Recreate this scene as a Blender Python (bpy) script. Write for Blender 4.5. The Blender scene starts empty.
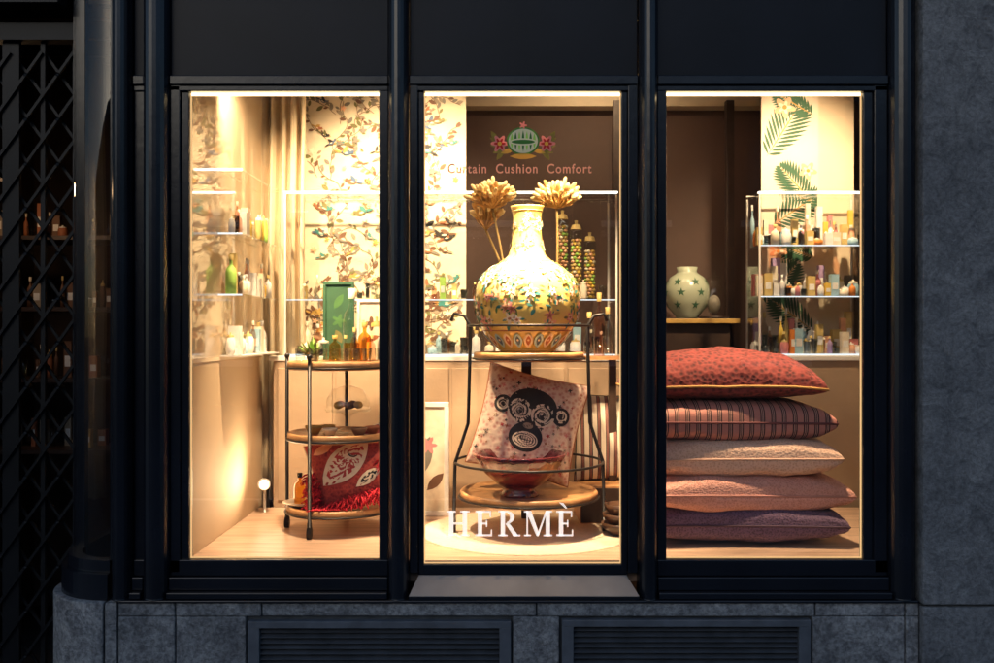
import bpy, math, random
from mathutils import Vector, Matrix, Euler
R=random.Random(7)
pi=math.pi
# ------------------------------------------------------------------ materials
def M(name,c,rough=.5,metal=0,var=.15,scale=6,bump=0,bscale=60,coat=0,emis=0,ecol=None,trans=0,spec=.5,sheen=0,detail=4,cior=1.5):
    m=bpy.data.materials.new(name); m.use_nodes=True
    nt=m.node_tree; n=nt.nodes; l=nt.links; b=n['Principled BSDF']
    b.inputs['Base Color'].default_value=(*c,1)
    b.inputs['Roughness'].default_value=rough; b.inputs['Metallic'].default_value=metal
    b.inputs['Coat Weight'].default_value=coat; b.inputs['Coat Roughness'].default_value=.02; b.inputs['Coat IOR'].default_value=cior
    b.inputs['Specular IOR Level'].default_value=spec
    b.inputs['Sheen Weight'].default_value=sheen
    b.inputs['Transmission Weight'].default_value=trans
    if emis:
        b.inputs['Emission Color'].default_value=(*(ecol or c),1); b.inputs['Emission Strength'].default_value=emis
    if var or bump:
        tc=n.new('ShaderNodeTexCoord')
    if var:
        no=n.new('ShaderNodeTexNoise'); no.inputs['Scale'].default_value=scale; no.inputs['Detail'].default_value=detail
        l.new(tc.outputs['Object'],no.inputs['Vector'])
        cr=n.new('ShaderNodeValToRGB')
        cr.color_ramp.elements[0].position=.3; cr.color_ramp.elements[1].position=.7
        cr.color_ramp.elements[0].color=(*[x*(1-var) for x in c],1)
        cr.color_ramp.elements[1].color=(*[min(1,x*(1+var)) for x in c],1)
        l.new(no.outputs['Fac'],cr.inputs['Fac']); l.new(cr.outputs['Color'],b.inputs['Base Color'])
    if bump:
        n2=n.new('ShaderNodeTexNoise'); n2.inputs['Scale'].default_value=bscale; n2.inputs['Detail'].default_value=6
        l.new(tc.outputs['Object'],n2.inputs['Vector'])
        bp=n.new('ShaderNodeBump'); bp.inputs['Strength'].default_value=bump; bp.inputs['Distance'].default_value=.01
        l.new(n2.outputs['Fac'],bp.inputs['Height']); l.new(bp.outputs['Normal'],b.inputs['Normal'])
    return m
def glassmat(name,tint=(1,1,1),refl=1.0,rough=.0,f0=.04):
    m=bpy.data.materials.new(name); m.use_nodes=True
    nt=m.node_tree; n=nt.nodes; l=nt.links; n.remove(n['Principled BSDF'])
    out=n['Material Output']; t=n.new('ShaderNodeBsdfTransparent'); t.inputs['Color'].default_value=(*tint,1)
    g=n.new('ShaderNodeBsdfGlossy'); g.inputs['Roughness'].default_value=rough
    g.inputs['Color'].default_value=(refl,refl,refl,1)
    lw=n.new('ShaderNodeLayerWeight'); lw.inputs['Blend'].default_value=.5
    pw=n.new('ShaderNodeMath'); pw.operation='POWER'; pw.inputs[1].default_value=5; l.new(lw.outputs['Facing'],pw.inputs[0])
    ma=n.new('ShaderNodeMath'); ma.operation='MULTIPLY_ADD'; ma.inputs[1].default_value=1-f0; ma.inputs[2].default_value=f0; l.new(pw.outputs[0],ma.inputs[0])
    mx=n.new('ShaderNodeMixShader'); l.new(ma.outputs[0],mx.inputs[0]); l.new(t.outputs[0],mx.inputs[1]); l.new(g.outputs[0],mx.inputs[2])
    l.new(mx.outputs[0],out.inputs['Surface']); return m
def vinyl(name,c,tr=.5,em=0):
    m=bpy.data.materials.new(name); m.use_nodes=True
    nt=m.node_tree; n=nt.nodes; l=nt.links; n.remove(n['Principled BSDF'])
    d=n.new('ShaderNodeBsdfDiffuse'); d.inputs[0].default_value=(*c,1); t=n.new('ShaderNodeBsdfTranslucent'); t.inputs[0].default_value=(*c,1)
    mx=n.new('ShaderNodeMixShader'); mx.inputs[0].default_value=tr; l.new(d.outputs[0],mx.inputs[1]); l.new(t.outputs[0],mx.inputs[2])
    o=mx
    if em:
        e=n.new('ShaderNodeEmission'); e.inputs[0].default_value=(*c,1); e.inputs[1].default_value=em  # glow put into the vinyl itself, on top of what the lamps give
        o=n.new('ShaderNodeAddShader'); l.new(mx.outputs[0],o.inputs[0]); l.new(e.outputs[0],o.inputs[1])
    l.new(o.outputs[0],n['Material Output'].inputs['Surface']); return m
def emit(name,c,s):
    m=bpy.data.materials.new(name); m.use_nodes=True
    nt=m.node_tree; n=nt.nodes; n.remove(n['Principled BSDF'])
    e=n.new('ShaderNodeEmission'); e.inputs[0].default_value=(*c,1); e.inputs[1].default_value=s
    nt.links.new(e.outputs[0],n['Material Output'].inputs['Surface']); return m
def stone(name,c1,c2,sc=3,bump=.6,dark=.5):
    m=bpy.data.materials.new(name); m.use_nodes=True
    nt=m.node_tree; n=nt.nodes; l=nt.links; b=n['Principled BSDF']; b.inputs['Roughness'].default_value=.7
    tc=n.new('ShaderNodeTexCoord')
    def noise(s,d,r=.6,dist=0):
        x=n.new('ShaderNodeTexNoise'); x.inputs['Scale'].default_value=s; x.inputs['Detail'].default_value=d; x.inputs['Roughness'].default_value=r
        x.inputs['Distortion'].default_value=dist
        l.new(tc.outputs['Object'],x.inputs['Vector']); return x
    a=noise(sc,8,.7); f=noise(70,6,.7); v=noise(14,8,.75,.6)
    cr=n.new('ShaderNodeValToRGB'); cr.color_ramp.elements[0].position=.32; cr.color_ramp.elements[1].position=.68
    cr.color_ramp.elements[0].color=(*c1,1); cr.color_ramp.elements[1].color=(*c2,1)
    l.new(a.outputs['Fac'],cr.inputs['Fac'])
    cr2=n.new('ShaderNodeValToRGB'); cr2.color_ramp.elements[0].position=.38; cr2.color_ramp.elements[1].position=.6
    cr2.color_ramp.elements[0].color=(dark,dark,dark,1); cr2.color_ramp.elements[1].color=(1.15,1.15,1.15,1)
    l.new(f.outputs['Fac'],cr2.inputs['Fac'])
    mx=n.new('ShaderNodeMixRGB'); mx.blend_type='MULTIPLY'; mx.inputs[0].default_value=.8
    l.new(cr.outputs[0],mx.inputs[1]); l.new(cr2.outputs[0],mx.inputs[2])
    cr3=n.new('ShaderNodeValToRGB'); cr3.color_ramp.elements[0].position=.36; cr3.color_ramp.elements[1].position=.55
    cr3.color_ramp.elements[0].color=(.5,.5,.52,1); cr3.color_ramp.elements[1].color=(1.1,1.1,1.1,1)
    l.new(v.outputs['Fac'],cr3.inputs['Fac'])
    my=n.new('ShaderNodeMixRGB'); my.blend_type='MULTIPLY'; my.inputs[0].default_value=.8
    l.new(mx.outputs[0],my.inputs[1]); l.new(cr3.outputs[0],my.inputs[2]); l.new(my.outputs[0],b.inputs['Base Color'])
    ad=n.new('ShaderNodeMath'); ad.operation='ADD'; l.new(v.outputs['Fac'],ad.inputs[0]); 
    mu=n.new('ShaderNodeMath'); mu.operation='MULTIPLY'; mu.inputs[1].default_value=.35; l.new(f.outputs['Fac'],mu.inputs[0]); l.new(mu.outputs[0],ad.inputs[1])
    bp=n.new('ShaderNodeBump'); bp.inputs['Strength'].default_value=bump; bp.inputs['Distance'].default_value=.02
    l.new(ad.outputs[0],bp.inputs['Height']); l.new(bp.outputs['Normal'],b.inputs['Normal']); return m
def stripes(name,c1,c2,c3,scale,axis='X',rough=.8):
    m=bpy.data.materials.new(name); m.use_nodes=True
    nt=m.node_tree; n=nt.nodes; l=nt.links; b=n['Principled BSDF']; b.inputs['Roughness'].default_value=rough
    tc=n.new('ShaderNodeTexCoord'); sp=n.new('ShaderNodeSeparateXYZ'); l.new(tc.outputs['Object'],sp.inputs[0])
    mu=n.new('ShaderNodeMath'); mu.operation='MULTIPLY'; mu.inputs[1].default_value=scale; l.new(sp.outputs[axis],mu.inputs[0])
    fr=n.new('ShaderNodeMath'); fr.operation='FRACT'; l.new(mu.outputs[0],fr.inputs[0])
    cr=n.new('ShaderNodeValToRGB'); cr.color_ramp.interpolation='CONSTANT'
    e=cr.color_ramp.elements; e[0].position=0; e[0].color=(*c1,1); e[1].position=.38; e[1].color=(*c2,1)
    for p,c in ((.5,c3),(.56,c2),(.64,c3),(.7,c2),(.82,c1)):
        x=e.new(p); x.color=(*c,1)
    l.new(fr.outputs[0],cr.inputs[0]); l.new(cr.outputs[0],b.inputs['Base Color'])
    n2=n.new('ShaderNodeTexNoise'); n2.inputs['Scale'].default_value=250; l.new(tc.outputs['Object'],n2.inputs['Vector'])
    bp=n.new('ShaderNodeBump'); bp.inputs['Strength'].default_value=.3; bp.inputs['Distance'].default_value=.004
    l.new(n2.outputs['Fac'],bp.inputs['Height']); l.new(bp.outputs['Normal'],b.inputs['Normal']); return m
def woven(name,c1,c2,s=90,bs=.5):
    m=bpy.data.materials.new(name); m.use_nodes=True
    nt=m.node_tree; n=nt.nodes; l=nt.links; b=n['Principled BSDF']; b.inputs['Roughness'].default_value=.85; b.inputs['Sheen Weight'].default_value=.08
    tc=n.new('ShaderNodeTexCoord'); v=n.new('ShaderNodeTexVoronoi'); v.inputs['Scale'].default_value=s
    l.new(tc.outputs['Object'],v.inputs['Vector'])
    cr=n.new('ShaderNodeValToRGB'); cr.color_ramp.elements[0].position=.15; cr.color_ramp.elements[1].position=.6
    cr.color_ramp.elements[0].color=(*c1,1); cr.color_ramp.elements[1].color=(*c2,1)
    l.new(v.outputs['Distance'],cr.inputs[0]); l.new(cr.outputs[0],b.inputs['Base Color'])
    bp=n.new('ShaderNodeBump'); bp.inputs['Strength'].default_value=bs; bp.inputs['Distance'].default_value=.004
    l.new(v.outputs['Distance'],bp.inputs['Height']); l.new(bp.outputs['Normal'],b.inputs['Normal']); return m
def planks(name,c1,c2):
    m=bpy.data.materials.new(name); m.use_nodes=True
    nt=m.node_tree; n=nt.nodes; l=nt.links; b=n['Principled BSDF']; b.inputs['Roughness'].default_value=.35
    tc=n.new('ShaderNodeTexCoord'); mp=n.new('ShaderNodeMapping'); mp.inputs['Scale'].default_value=(1,9,1); l.new(tc.outputs['Object'],mp.inputs[0])
    no=n.new('ShaderNodeTexNoise'); no.inputs['Scale'].default_value=5; no.inputs['Detail'].default_value=8; l.new(mp.outputs[0],no.inputs['Vector'])
    cr=n.new('ShaderNodeValToRGB'); cr.color_ramp.elements[0].position=.3; cr.color_ramp.elements[1].position=.7
    cr.color_ramp.elements[0].color=(*c1,1); cr.color_ramp.elements[1].color=(*c2,1); l.new(no.outputs['Fac'],cr.inputs[0])
    sp=n.new('ShaderNodeSeparateXYZ'); l.new(tc.outputs['Object'],sp.inputs[0])
    mu=n.new('ShaderNodeMath'); mu.operation='MULTIPLY'; mu.inputs[1].default_value=7; l.new(sp.outputs['Y'],mu.inputs[0])
    fr=n.new('ShaderNodeMath'); fr.operation='FRACT'; l.new(mu.outputs[0],fr.inputs[0])
    gt=n.new('ShaderNodeMath'); gt.operation='GREATER_THAN'; gt.inputs[1].default_value=.03; l.new(fr.outputs[0],gt.inputs[0])
    mx=n.new('ShaderNodeMixRGB'); l.new(gt.outputs[0],mx.inputs[0]); mx.inputs[1].default_value=(c1[0]*.3,c1[1]*.3,c1[2]*.3,1); l.new(cr.outputs[0],mx.inputs[2])
    l.new(mx.outputs[0],b.inputs['Base Color']); return m

navy=M('navy_paint',(.008,.010,.016),rough=.25,var=.3,scale=4,bump=.06,bscale=25,spec=.5)
navy2=M('navy_paint_flat',(.0055,.0065,.011),rough=.45,var=.35,scale=3,bump=.06,bscale=20,spec=.3)
granite=stone('granite',(.22,.225,.235),(.52,.52,.52),sc=5,bump=1.0,dark=.4)
wallst=stone('wall_stone',(.18,.185,.195),(.31,.315,.32),sc=2.2,bump=.9,dark=.6)
mortar=M('mortar',(.08,.085,.09),.9,var=.3,scale=30)
ventm=M('vent_metal',(.14,.155,.18),.5,metal=.3,var=.25,scale=15)
ventd=M('vent_slat',(.05,.055,.065),.55,var=.3,scale=15)
black=M('black_iron',(.02,.018,.018),.4,metal=.4,var=.2)
gatem=M('gate_iron',(.005,.006,.008),.45,metal=.1,var=.3,spec=.3)
pane=glassmat('window_glass',(.985,.98,.97),.9,f0=.04)
clear=glassmat('clear_glass',(.96,.97,.96),1)
cglass=glassmat('case_glass',(.985,.99,.99),.8,f0=.02)
tanwall=M('lacquered_panel',(.54,.41,.27),.7,var=.06,scale=2,coat=1,cior=1.8)
tanmat=M('painted_panel',(.52,.39,.25),.75,var=.08,scale=2)
cream=M('cream_paint',(.70,.58,.42),.6,var=.05)
beige=M('beige_panel',(.42,.30,.20),.6,var=.12,scale=5,bump=.1)
brown=M('brown_wall',(.095,.052,.038),.65,var=.15,scale=2)
darkw=M('dark_wood',(.04,.022,.015),.45,var=.35,scale=10)
wood=M('tray_wood',(.46,.24,.10),.4,var=.35,scale=14,bump=.1)
floorm=planks('stage_floor_wood',(.42,.27,.18),(.64,.45,.33))
white=M('white_lacquer',(.8,.78,.74),.35,var=.03)
curtm=M('curtain_linen',(.70,.57,.39),.85,var=.08,scale=20,bump=.2,bscale=250)
led=emit('led_strip_warm',(1,.62,.28),1.0)
ledt=emit('led_strip_top',(1,.76,.42),6)
ledw=emit('led_strip_white',(1,.93,.8),7)
ledc=emit('led_cool',(.9,.97,1),1.3)
paperm=M('wallpaper_cream',(.70,.60,.44),.8,var=.12,scale=9)
pal={ 'olive':(.16,.15,.05),'green':(.06,.17,.05),'grey':(.20,.18,.145),'rust':(.36,.12,.05),'blue':(.06,.11,.20),'ochre':(.48,.29,.07),
 'pink':(.65,.22,.22),'red':(.42,.03,.03),'teal':(.04,.2,.19),'cream':(.78,.68,.52),'black':(.014,.012,.012),'brown':(.15,.07,.035),'yellow':(.75,.5,.08),'peach':(.8,.42,.25),'palm':(.03,.10,.05),'white':(.82,.8,.76),'lime':(.35,.6,.12),'orange':(.75,.24,.04),'lilac':(.45,.3,.5),'taupe':(.30,.24,.17),'gold':(.62,.45,.16),'sky':(.35,.55,.65)}
P={k:M('print_'+k,v,.6,var=.12,scale=25) for k,v in pal.items()}
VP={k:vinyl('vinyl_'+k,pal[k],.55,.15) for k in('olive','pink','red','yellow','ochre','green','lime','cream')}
# ------------------------------------------------------------------ mesh builder
class B:
    def __init__(s): s.v=[];s.f=[];s.fm=[];s.fs=[];s.m=[]
    def mi(s,m):
        if m not in s.m: s.m.append(m)
        return s.m.index(m)
    def add(s,vs,fs,m,smooth=False,X=None):
        o=len(s.v)
        for p in vs:
            p=Vector(p); s.v.append(X@p if X else p)
        k=s.mi(m)
        for f in fs: s.f.append([i+o for i in f]); s.fm.append(k); s.fs.append(smooth)
    def box(s,x0,x1,y0,y1,z0,z1,m,X=None):
        vs=[(x,y,z) for x in(x0,x1) for y in(y0,y1) for z in(z0,z1)]
        s.add(vs,[(0,1,3,2),(4,6,7,5),(0,4,5,1),(2,3,7,6),(0,2,6,4),(1,5,7,3)],m,False,X)
    def lathe(s,prof,c,m,n=32,X=None,rf=None):
        vs=[];fs=[]
        for r,z in prof:
            for i in range(n):
                a=2*pi*i/n; rr=r*(rf(a,z) if rf else 1)
                vs.append((c[0]+rr*math.cos(a),c[1]+rr*math.sin(a),c[2]+z))
        for j in range(len(prof)-1):
            for i in range(n):
                k=(i+1)%n; fs.append((j*n+i,j*n+k,(j+1)*n+k,(j+1)*n+i))
        s.add(vs,fs,m,True,X)
    def tube(s,pts,r,m,n=8,closed=False,X=None):
        pts=[Vector(p) for p in pts]; N=len(pts); vs=[];fs=[]
        up=Vector((0,0,1)); prev=None
        for i,p in enumerate(pts):
            if closed: t=pts[(i+1)%N]-pts[i-1]
            else: t=pts[min(i+1,N-1)]-pts[max(i-1,0)]
            t.normalize()
            if prev is None:
                a=up if abs(t.dot(up))<.9 else Vector((1,0,0)); u=t.cross(a).normalized()
            else:
                u=(prev-t*prev.dot(t)).normalized()
            prev=u; w=t.cross(u); rr=r[i] if isinstance(r,(list,tuple)) else r
            for k in range(n):
                a=2*pi*k/n+pi/n; vs.append(p+u*rr*math.cos(a)+w*rr*math.sin(a))
        for i in range(N if closed else N-1):
            j=(i+1)%N
            for k in range(n):
                q=(k+1)%n; fs.append((i*n+k,i*n+q,j*n+q,j*n+k))
        if not closed: fs.append(tuple(range(n))); fs.append(tuple((N-1)*n+k for k in range(n)))
        s.add(vs,fs,m,n>4,X)
    def ring(s,c,r,rt,m,n=40,ry=None):
        s.tube([(c[0]+r*math.cos(2*pi*i/n),c[1]+(ry or r)*math.sin(2*pi*i/n),c[2]) for i in range(n)],rt,m,8,True)
    def ell(s,c,rad,m,X=None,n=14,k=8):
        vs=[];fs=[]
        for j in range(k+1):
            t=pi*j/k
            for i in range(n):
                a=2*pi*i/n; vs.append(Vector((rad[0]*math.sin(t)*math.cos(a),rad[1]*math.sin(t)*math.sin(a),rad[2]*math.cos(t))))
        for j in range(k):
            for i in range(n):
                q=(i+1)%n; fs.append((j*n+i,(j+1)*n+i,(j+1)*n+q,j*n+q))
        if X: vs=[X@p for p in vs]
        s.add([p+Vector(c) for p in vs],fs,m,True)
    def star(s,mp,cx,cy,out,m,lift,rings=1):
        n=len(out); vs=[mp(cx,cy,lift)]; fs=[]
        for k in range(1,rings+1):
            for dx,dy in out: vs.append(mp(cx+dx*k/rings,cy+dy*k/rings,lift))
        for i in range(n): fs.append((0,1+i,1+(i+1)%n))
        for k in range(1,rings):
            for i in range(n):
                q=(i+1)%n; a=1+(k-1)*n; b=1+k*n; fs.append((a+i,b+i,b+q,a+q))
        s.add(vs,fs,m,True)
    def obj(s,name,parent=None,bevel=0,sub=0):
        me=bpy.data.meshes.new(name); me.from_pydata([tuple(p) for p in s.v],[],s.f)
        for m in s.m: me.materials.append(m)
        me.polygons.foreach_set('material_index',s.fm); me.polygons.foreach_set('use_smooth',s.fs); me.update()
        o=bpy.data.objects.new(name,me); bpy.context.scene.collection.objects.link(o)
        if parent: o.parent=parent
        if bevel:
            b=o.modifiers.new('bevel','BEVEL'); b.width=bevel; b.segments=2; b.limit_method='ANGLE'
        return o
def empty(name):
    o=bpy.data.objects.new(name,None); bpy.context.scene.collection.objects.link(o); return o
def leafo(L,w,a,n=5):
    pts=[]
    for i in range(n+1): t=i/n; pts.append((t*L-L/2, w*math.sin(pi*t)**.8))
    for i in range(n-1,0,-1): t=i/n; pts.append((t*L-L/2,-w*math.sin(pi*t)**.8))
    c,s=math.cos(a),math.sin(a); return [(x*c-y*s,x*s+y*c) for x,y in pts]
def flower(r,p=5,n=30,d=.3,ph=0): return [(r*(1-d+d*math.cos(p*2*pi*i/n+ph))*math.cos(2*pi*i/n),r*(1-d+d*math.cos(p*2*pi*i/n+ph))*math.sin(2*pi*i/n)) for i in range(n)]
def circ(r,n=20,ry=None): return [(r*math.cos(2*pi*i/n),(ry or r)*math.sin(2*pi*i/n)) for i in range(n)]
# ------------------------------------------------------------------ SETTING: ground, street
asph=M('asphalt',(.05,.05,.055),.8,var=.3,scale=3,bump=.3,bscale=80)
pav=stone('paving_stone',(.12,.125,.135),(.2,.2,.21),sc=2,bump=.3,dark=.8)
b=B(); b.box(-300,300,-300,300,-.4,-.13,asph); b.obj('ground')
b=B(); b.box(-60,60,-9,-4.3,-.129,-.125,asph)
for i in range(-20,20): b.box(i*3-.75,i*3+.75,-6.7,-6.6,-.1245,-.121,P['white'])
b.obj('road')
b=B()
for i in range(-16,16):
    for j in range(5): b.box(i*.9+.006,i*.9+.894,-4.0+j*.78+.006,-4.0+j*.78+.774,-.12,0,pav)
b.box(-14.4,14.4,-4.0,-.1,-.125,-.012,mortar)
b.box(-60,-14.41,-4,2,-.125,0,pav); b.box(14.41,60,-4,-.1,-.125,0,pav); b.box(-60,60,-4.16,-4.01,-.125,.003,granite); b.box(-60,60,-17.5,-9,-.125,0,pav)
b.obj('pavement')
b=B(); brick=M('brick',(.13,.085,.07),.85,var=.3,scale=8); wdark=M('opposite_window',(.03,.035,.045),.1)
b.box(-30,30,-22,-17.5,0,6.5,brick)
for i in range(-9,10):
    for z in (1.0,4.0):
        b.box(i*3-.6,i*3+.6,-17.52,-17.46,z,z+1.7,wdark); b.box(i*3-.75,i*3+.75,-17.5,-17.38,z-.15,z-.02,white)
b.box(-30.2,30.2,-22,-17.2,6.5,6.8,wallst)
b.obj('townhouse_row')
# ------------------------------------------------------------------ building
bld=empty('stone_building')
b=B()
for z0,z1 in ((0,.705),(.713,3.35),(3.358,6)):
    b.box(1.383,3.2,-.085,.4,z0,z1,wallst)
    b.box(3.208,6.0,-.085,.4,z0,z1,wallst)
b.box(1.40,5.98,-.07,.38,.02,5.95,mortar)
b.obj('pier_wall',bld,bevel=.004)
b=B(); b.box(-6,1.38,-.04,.4,3.3,6,wallst); b.box(-6,-2.75,-.06,.4,0,3.295,wallst); b.box(-6.1,6.1,-.2,5,6.0,6.25,wallst)
b.obj('upper_wall',bld,bevel=.004)
b=B(); b.box(-6,6,4.6,4.9,-.1,6,brown); b.box(-6.0,-5.8,.4,4.6,0,6,brown); b.box(5.8,6,.4,4.6,0,6,brown); b.box(-5.8,5.8,.4,4.6,3.3,3.5,brown);b.obj('inner_shell',bld)
b=B()
vx=[(-.812,.045),(.212,1.022)]
tops=.712
def blk(x0,x1,z0,z1): b.box(x0+.002,x1-.002,-.06+R.uniform(-.003,.003),.02,z0,z1,granite)
for x0,x1 in ((-1.24,-1.052),(-1.052,-.77),(-.77,.13),(.13,1.04),(1.04,1.335),(1.335,1.381)): blk(x0,x1,.669,tops)
for x0,x1 in ((-1.24,-1.052),(-1.052,-.82),(.05,.205),(1.03,1.335),(1.335,1.381)): blk(x0,x1,.38,.667)
for x0,x1 in ((-1.24,-.6),(-.6,.1),(.1,.7),(.7,1.381)): blk(x0,x1,0,.372)
b.box(-1.28,1.378,-.045,.01,.002,.705,mortar)
cx,cy=-1.285,.2
def arcbox(r0,r1,z0,z1,m,a0=-pi/2,a1=-pi,n=16):
    vs=[];fs=[]
    for i in range(n+1):
        a=a0+(a1-a0)*i/n
        for r in(r0,r1):
            for z in(z0,z1): vs.append((cx+r*math.cos(a),cy+r*math.sin(a),z))
    for i in range(n):
        o=i*4;p=o+4
        fs+=[(o,o+1,p+1,p),(o+2,p+2,p+3,o+3),(o+1,o+3,p+3,p+1),(o,p,p+2,o+2)]
    fs+=[(0,2,3,1),(n*4,n*4+1,n*4+3,n*4+2)]
    b.add(vs,fs,m,False)
for z0,z1 in ((0,.372),(.38,.712)):
    arcbox(.1,.26,z0,z1,granite,-pi/2-.02,-pi+.02); 
    b.box(-1.545,-1.30,.21,1.3,z0,z1,granite); b.box(-1.283,-1.244,-.0602,.05,z0,z1,granite)
b.obj('stone_plinth',bld,bevel=.004)
for k,(x0,x1) in enumerate(vx):
    b=B(); z1=.655 if k==0 else .66; z0=.40
    t=.022
    b.box(x0,x1,-.075,-.04,z1-t,z1,ventm); b.box(x0,x1,-.075,-.04,z0,z0+t,ventm)
    b.box(x0,x0+t+.015,-.0735,-.04,z0+t,z1-t,ventm); b.box(x1-t-.015,x1,-.0735,-.04,z0+t,z1-t,ventm)
    b.box(x0+.03,x1-.03,-.03,-.02,z0,z1,black)
    for i in range(12):
        z=z1-t-.012-i*.018
        X=Matrix.Translation((0,-.055,z))@Matrix.Rotation(math.radians(35),4,'X')
        b.box(x0+.036,x1-.036,-.009,.009,-.0015,.0015,ventd,X)
    b.obj('ventilation_grille',None,bevel=.0015)
# ------------------------------------------------------------------ shopfront
sf=empty('shopfront')
b=B()
def post(x,w,y0=-.075,z0=.722,z1=3.29):
    n=10; vs=[];fs=[]
    prof=[(-w,.03),(-w,-.025)]+[( -w*math.cos(pi*i/n), -.025-.045*math.sin(pi*i/n)) for i in range(1,n)]+[(w,-.025),(w,.03)]
    for z in(z0,z1):
        for px,py in prof: vs.append((x+px,py,z))
    N=len(prof)
    for i in range(N): fs.append((i,(i+1)%N,N+(i+1)%N,N+i))
    fs.append(tuple(range(N))); fs.append(tuple(range(N,2*N)))
    b.add(vs,fs,navy,False)
for x,w in ((-1.238,.031),(-1.125,.041),(-.325,.033),(.499,.030),(1.338,.042)): post(x,w)
for x0,x1,y in ((-1.205,-1.168,-.012),(-1.083,-1.05,-.02),(-1.05,-1.024,-.008),(-.391,-.36,-.018),(-.290,-.262,-.022),(-.262,-.243,-.010),
                (.413,.434,-.010),(.434,.467,-.022),(.531,.562,-.018),(1.218,1.250,-.008),(1.250,1.294,-.02)):
    b.box(x0,x1,y,.03,.80,2.42,navy)
segs=[(-1.205,-1.168),(-1.083,-.36),(-.290,.467),(.531,1.294)]
for x0,x1 in segs:
    b.box(x0,x1,-.012,.03,2.448,3.28,navy2)
    b.box(x0,x1,-.028,.029,2.416,2.447,navy)
    b.box(x0,x1,-.02,.028,2.397,2.4155,navy)
for x0,x1 in ((-1.205,-1.168),(-1.083,-.36),(.531,1.294)):
    b.box(x0,x1,-.02,.03,.79,.8435,navy); b.box(x0,x1,-.035,.029,.745,.789,navy); b.box(x0,x1,-.06,.028,.7225,.744,navy)
b.box(-1.24,1.378,-.068,.03,.7125,.7215,navy)
b.box(-.262,.434,-.008,.03,.79,.826,navy)
b.obj('frame',sf,bevel=.003)
b=B()
sillm=M('sill_zinc',(.40,.34,.29),.4,metal=.2,var=.2)
b.add([(-.288,-.062,.735),(.465,-.062,.735),(.43,-.009,.79),(-.26,-.009,.79),(-.288,-.062,.7225),(.465,-.062,.7225),(.465,.0,.7225),(-.288,0,.7225)],
      [(0,1,2,3),(0,4,5,1)],sillm)
b.box(-.288,.465,-.0635,-.0625,.7225,.733,navy)
b.obj('sill',sf)
W=[(-1.024,-.391,.8435,2.397),(-.243,.413,.826,2.397),(.562,1.218,.8435,2.397)]
b=B()
for x0,x1,z0,z1 in W: b.box(x0,x1,.0,.006,z0,z1,pane)
b.obj('window_pane',sf)
b=B()
for x0,x1,z0,z1 in W:
    t=.0028
    b.box(x0,x0+t,.008,.016,z0,z1,led); b.box(x1-t,x1,.008,.016,z0,z1,led)
    b.box(x0+t,x1-t,.008,.016,z1-.008,z1,ledt); b.box(x0+t,x1-t,.008,.0155,z0,z0+t,led)
b.obj('led_edge_strip',sf)
b=B()
def arcs(r,z0,z1,m,n=20,th=.0,a0=-pi/2,a1=-pi):
    vs=[];fs=[]
    for i in range(n+1):
        a=a0+(a1-a0)*i/n
        for z in(z0,z1): vs.append((cx+r*math.cos(a),cy+r*math.sin(a),z))
    for i in range(n): fs.append((2*i,2*i+1,2*i+3,2*i+2))
    b.add(vs,fs,m,True)
arcs(.195,.84,3.2,pane); b.obj('curved_corner_pane',sf)
b=B()
arcbox(.17,.215,.80,.84,navy); arcbox(.16,.235,.7125,.799,navy); arcbox(.17,.215,3.2,3.29,navy)
b.box(-1.50,-1.46,.2,.23,.84,3.2,navy); b.box(-1.5,-1.46,.231,1.3,.72,.84,navy2); b.box(-1.5,-1.46,1.27,1.3,.84,3.29,navy)
b.box(-1.485,-1.479,.231,1.27,.84,3.2,pane)
b.box(-1.285,-1.27,-.01,.02,.84,3.2,navy)
b.obj('curved_corner_frame',sf)
b=B(); b.box(-2.74,-1.52,.12,.2,2.74,3.29,navy2)
b.box(-2.74,-1.47,.2,2.4,3.2,3.29,darkw); b.box(-2.74,-2.7,.1,2.4,0,3.2,darkw); b.box(-2.74,-1.0,2.4,2.5,0,3.29,darkw)
for i in range(6): b.box(-2.7,-1.51,.35+i*.3,.39+i*.3,3.05,3.2,darkw)
b.obj('entrance_recess',sf)
b=B()
x0=-2.55; pitch=.115
for i in range(11):
    x=x0+i*pitch
    r=.008 if i!=7 else .03
    if x<-1.5: b.box(x-r,x+r,.245,.262,.03,2.66,gatem)
zz=.2
while zz<2.5:
    for i in range(9):
        x=x0+i*pitch
        if x+pitch<-1.45:
            b.tube([(x,.238,zz),(x+pitch,.238,zz+.16)],.007,gatem,4)
            b.tube([(x,.27,zz+.16),(x+pitch,.27,zz)],.007,gatem,4)
            b.tube([(x+pitch/2,.232,zz+.08),(x+pitch/2,.276,zz+.08)],.008,gatem,6)
    zz+=.16
b.box(-2.6,-1.49,.22,.28,2.64,2.70,gatem); b.box(-2.6,-1.49,.22,.28,0,.03,gatem)
b.obj('folding_gate')
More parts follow.
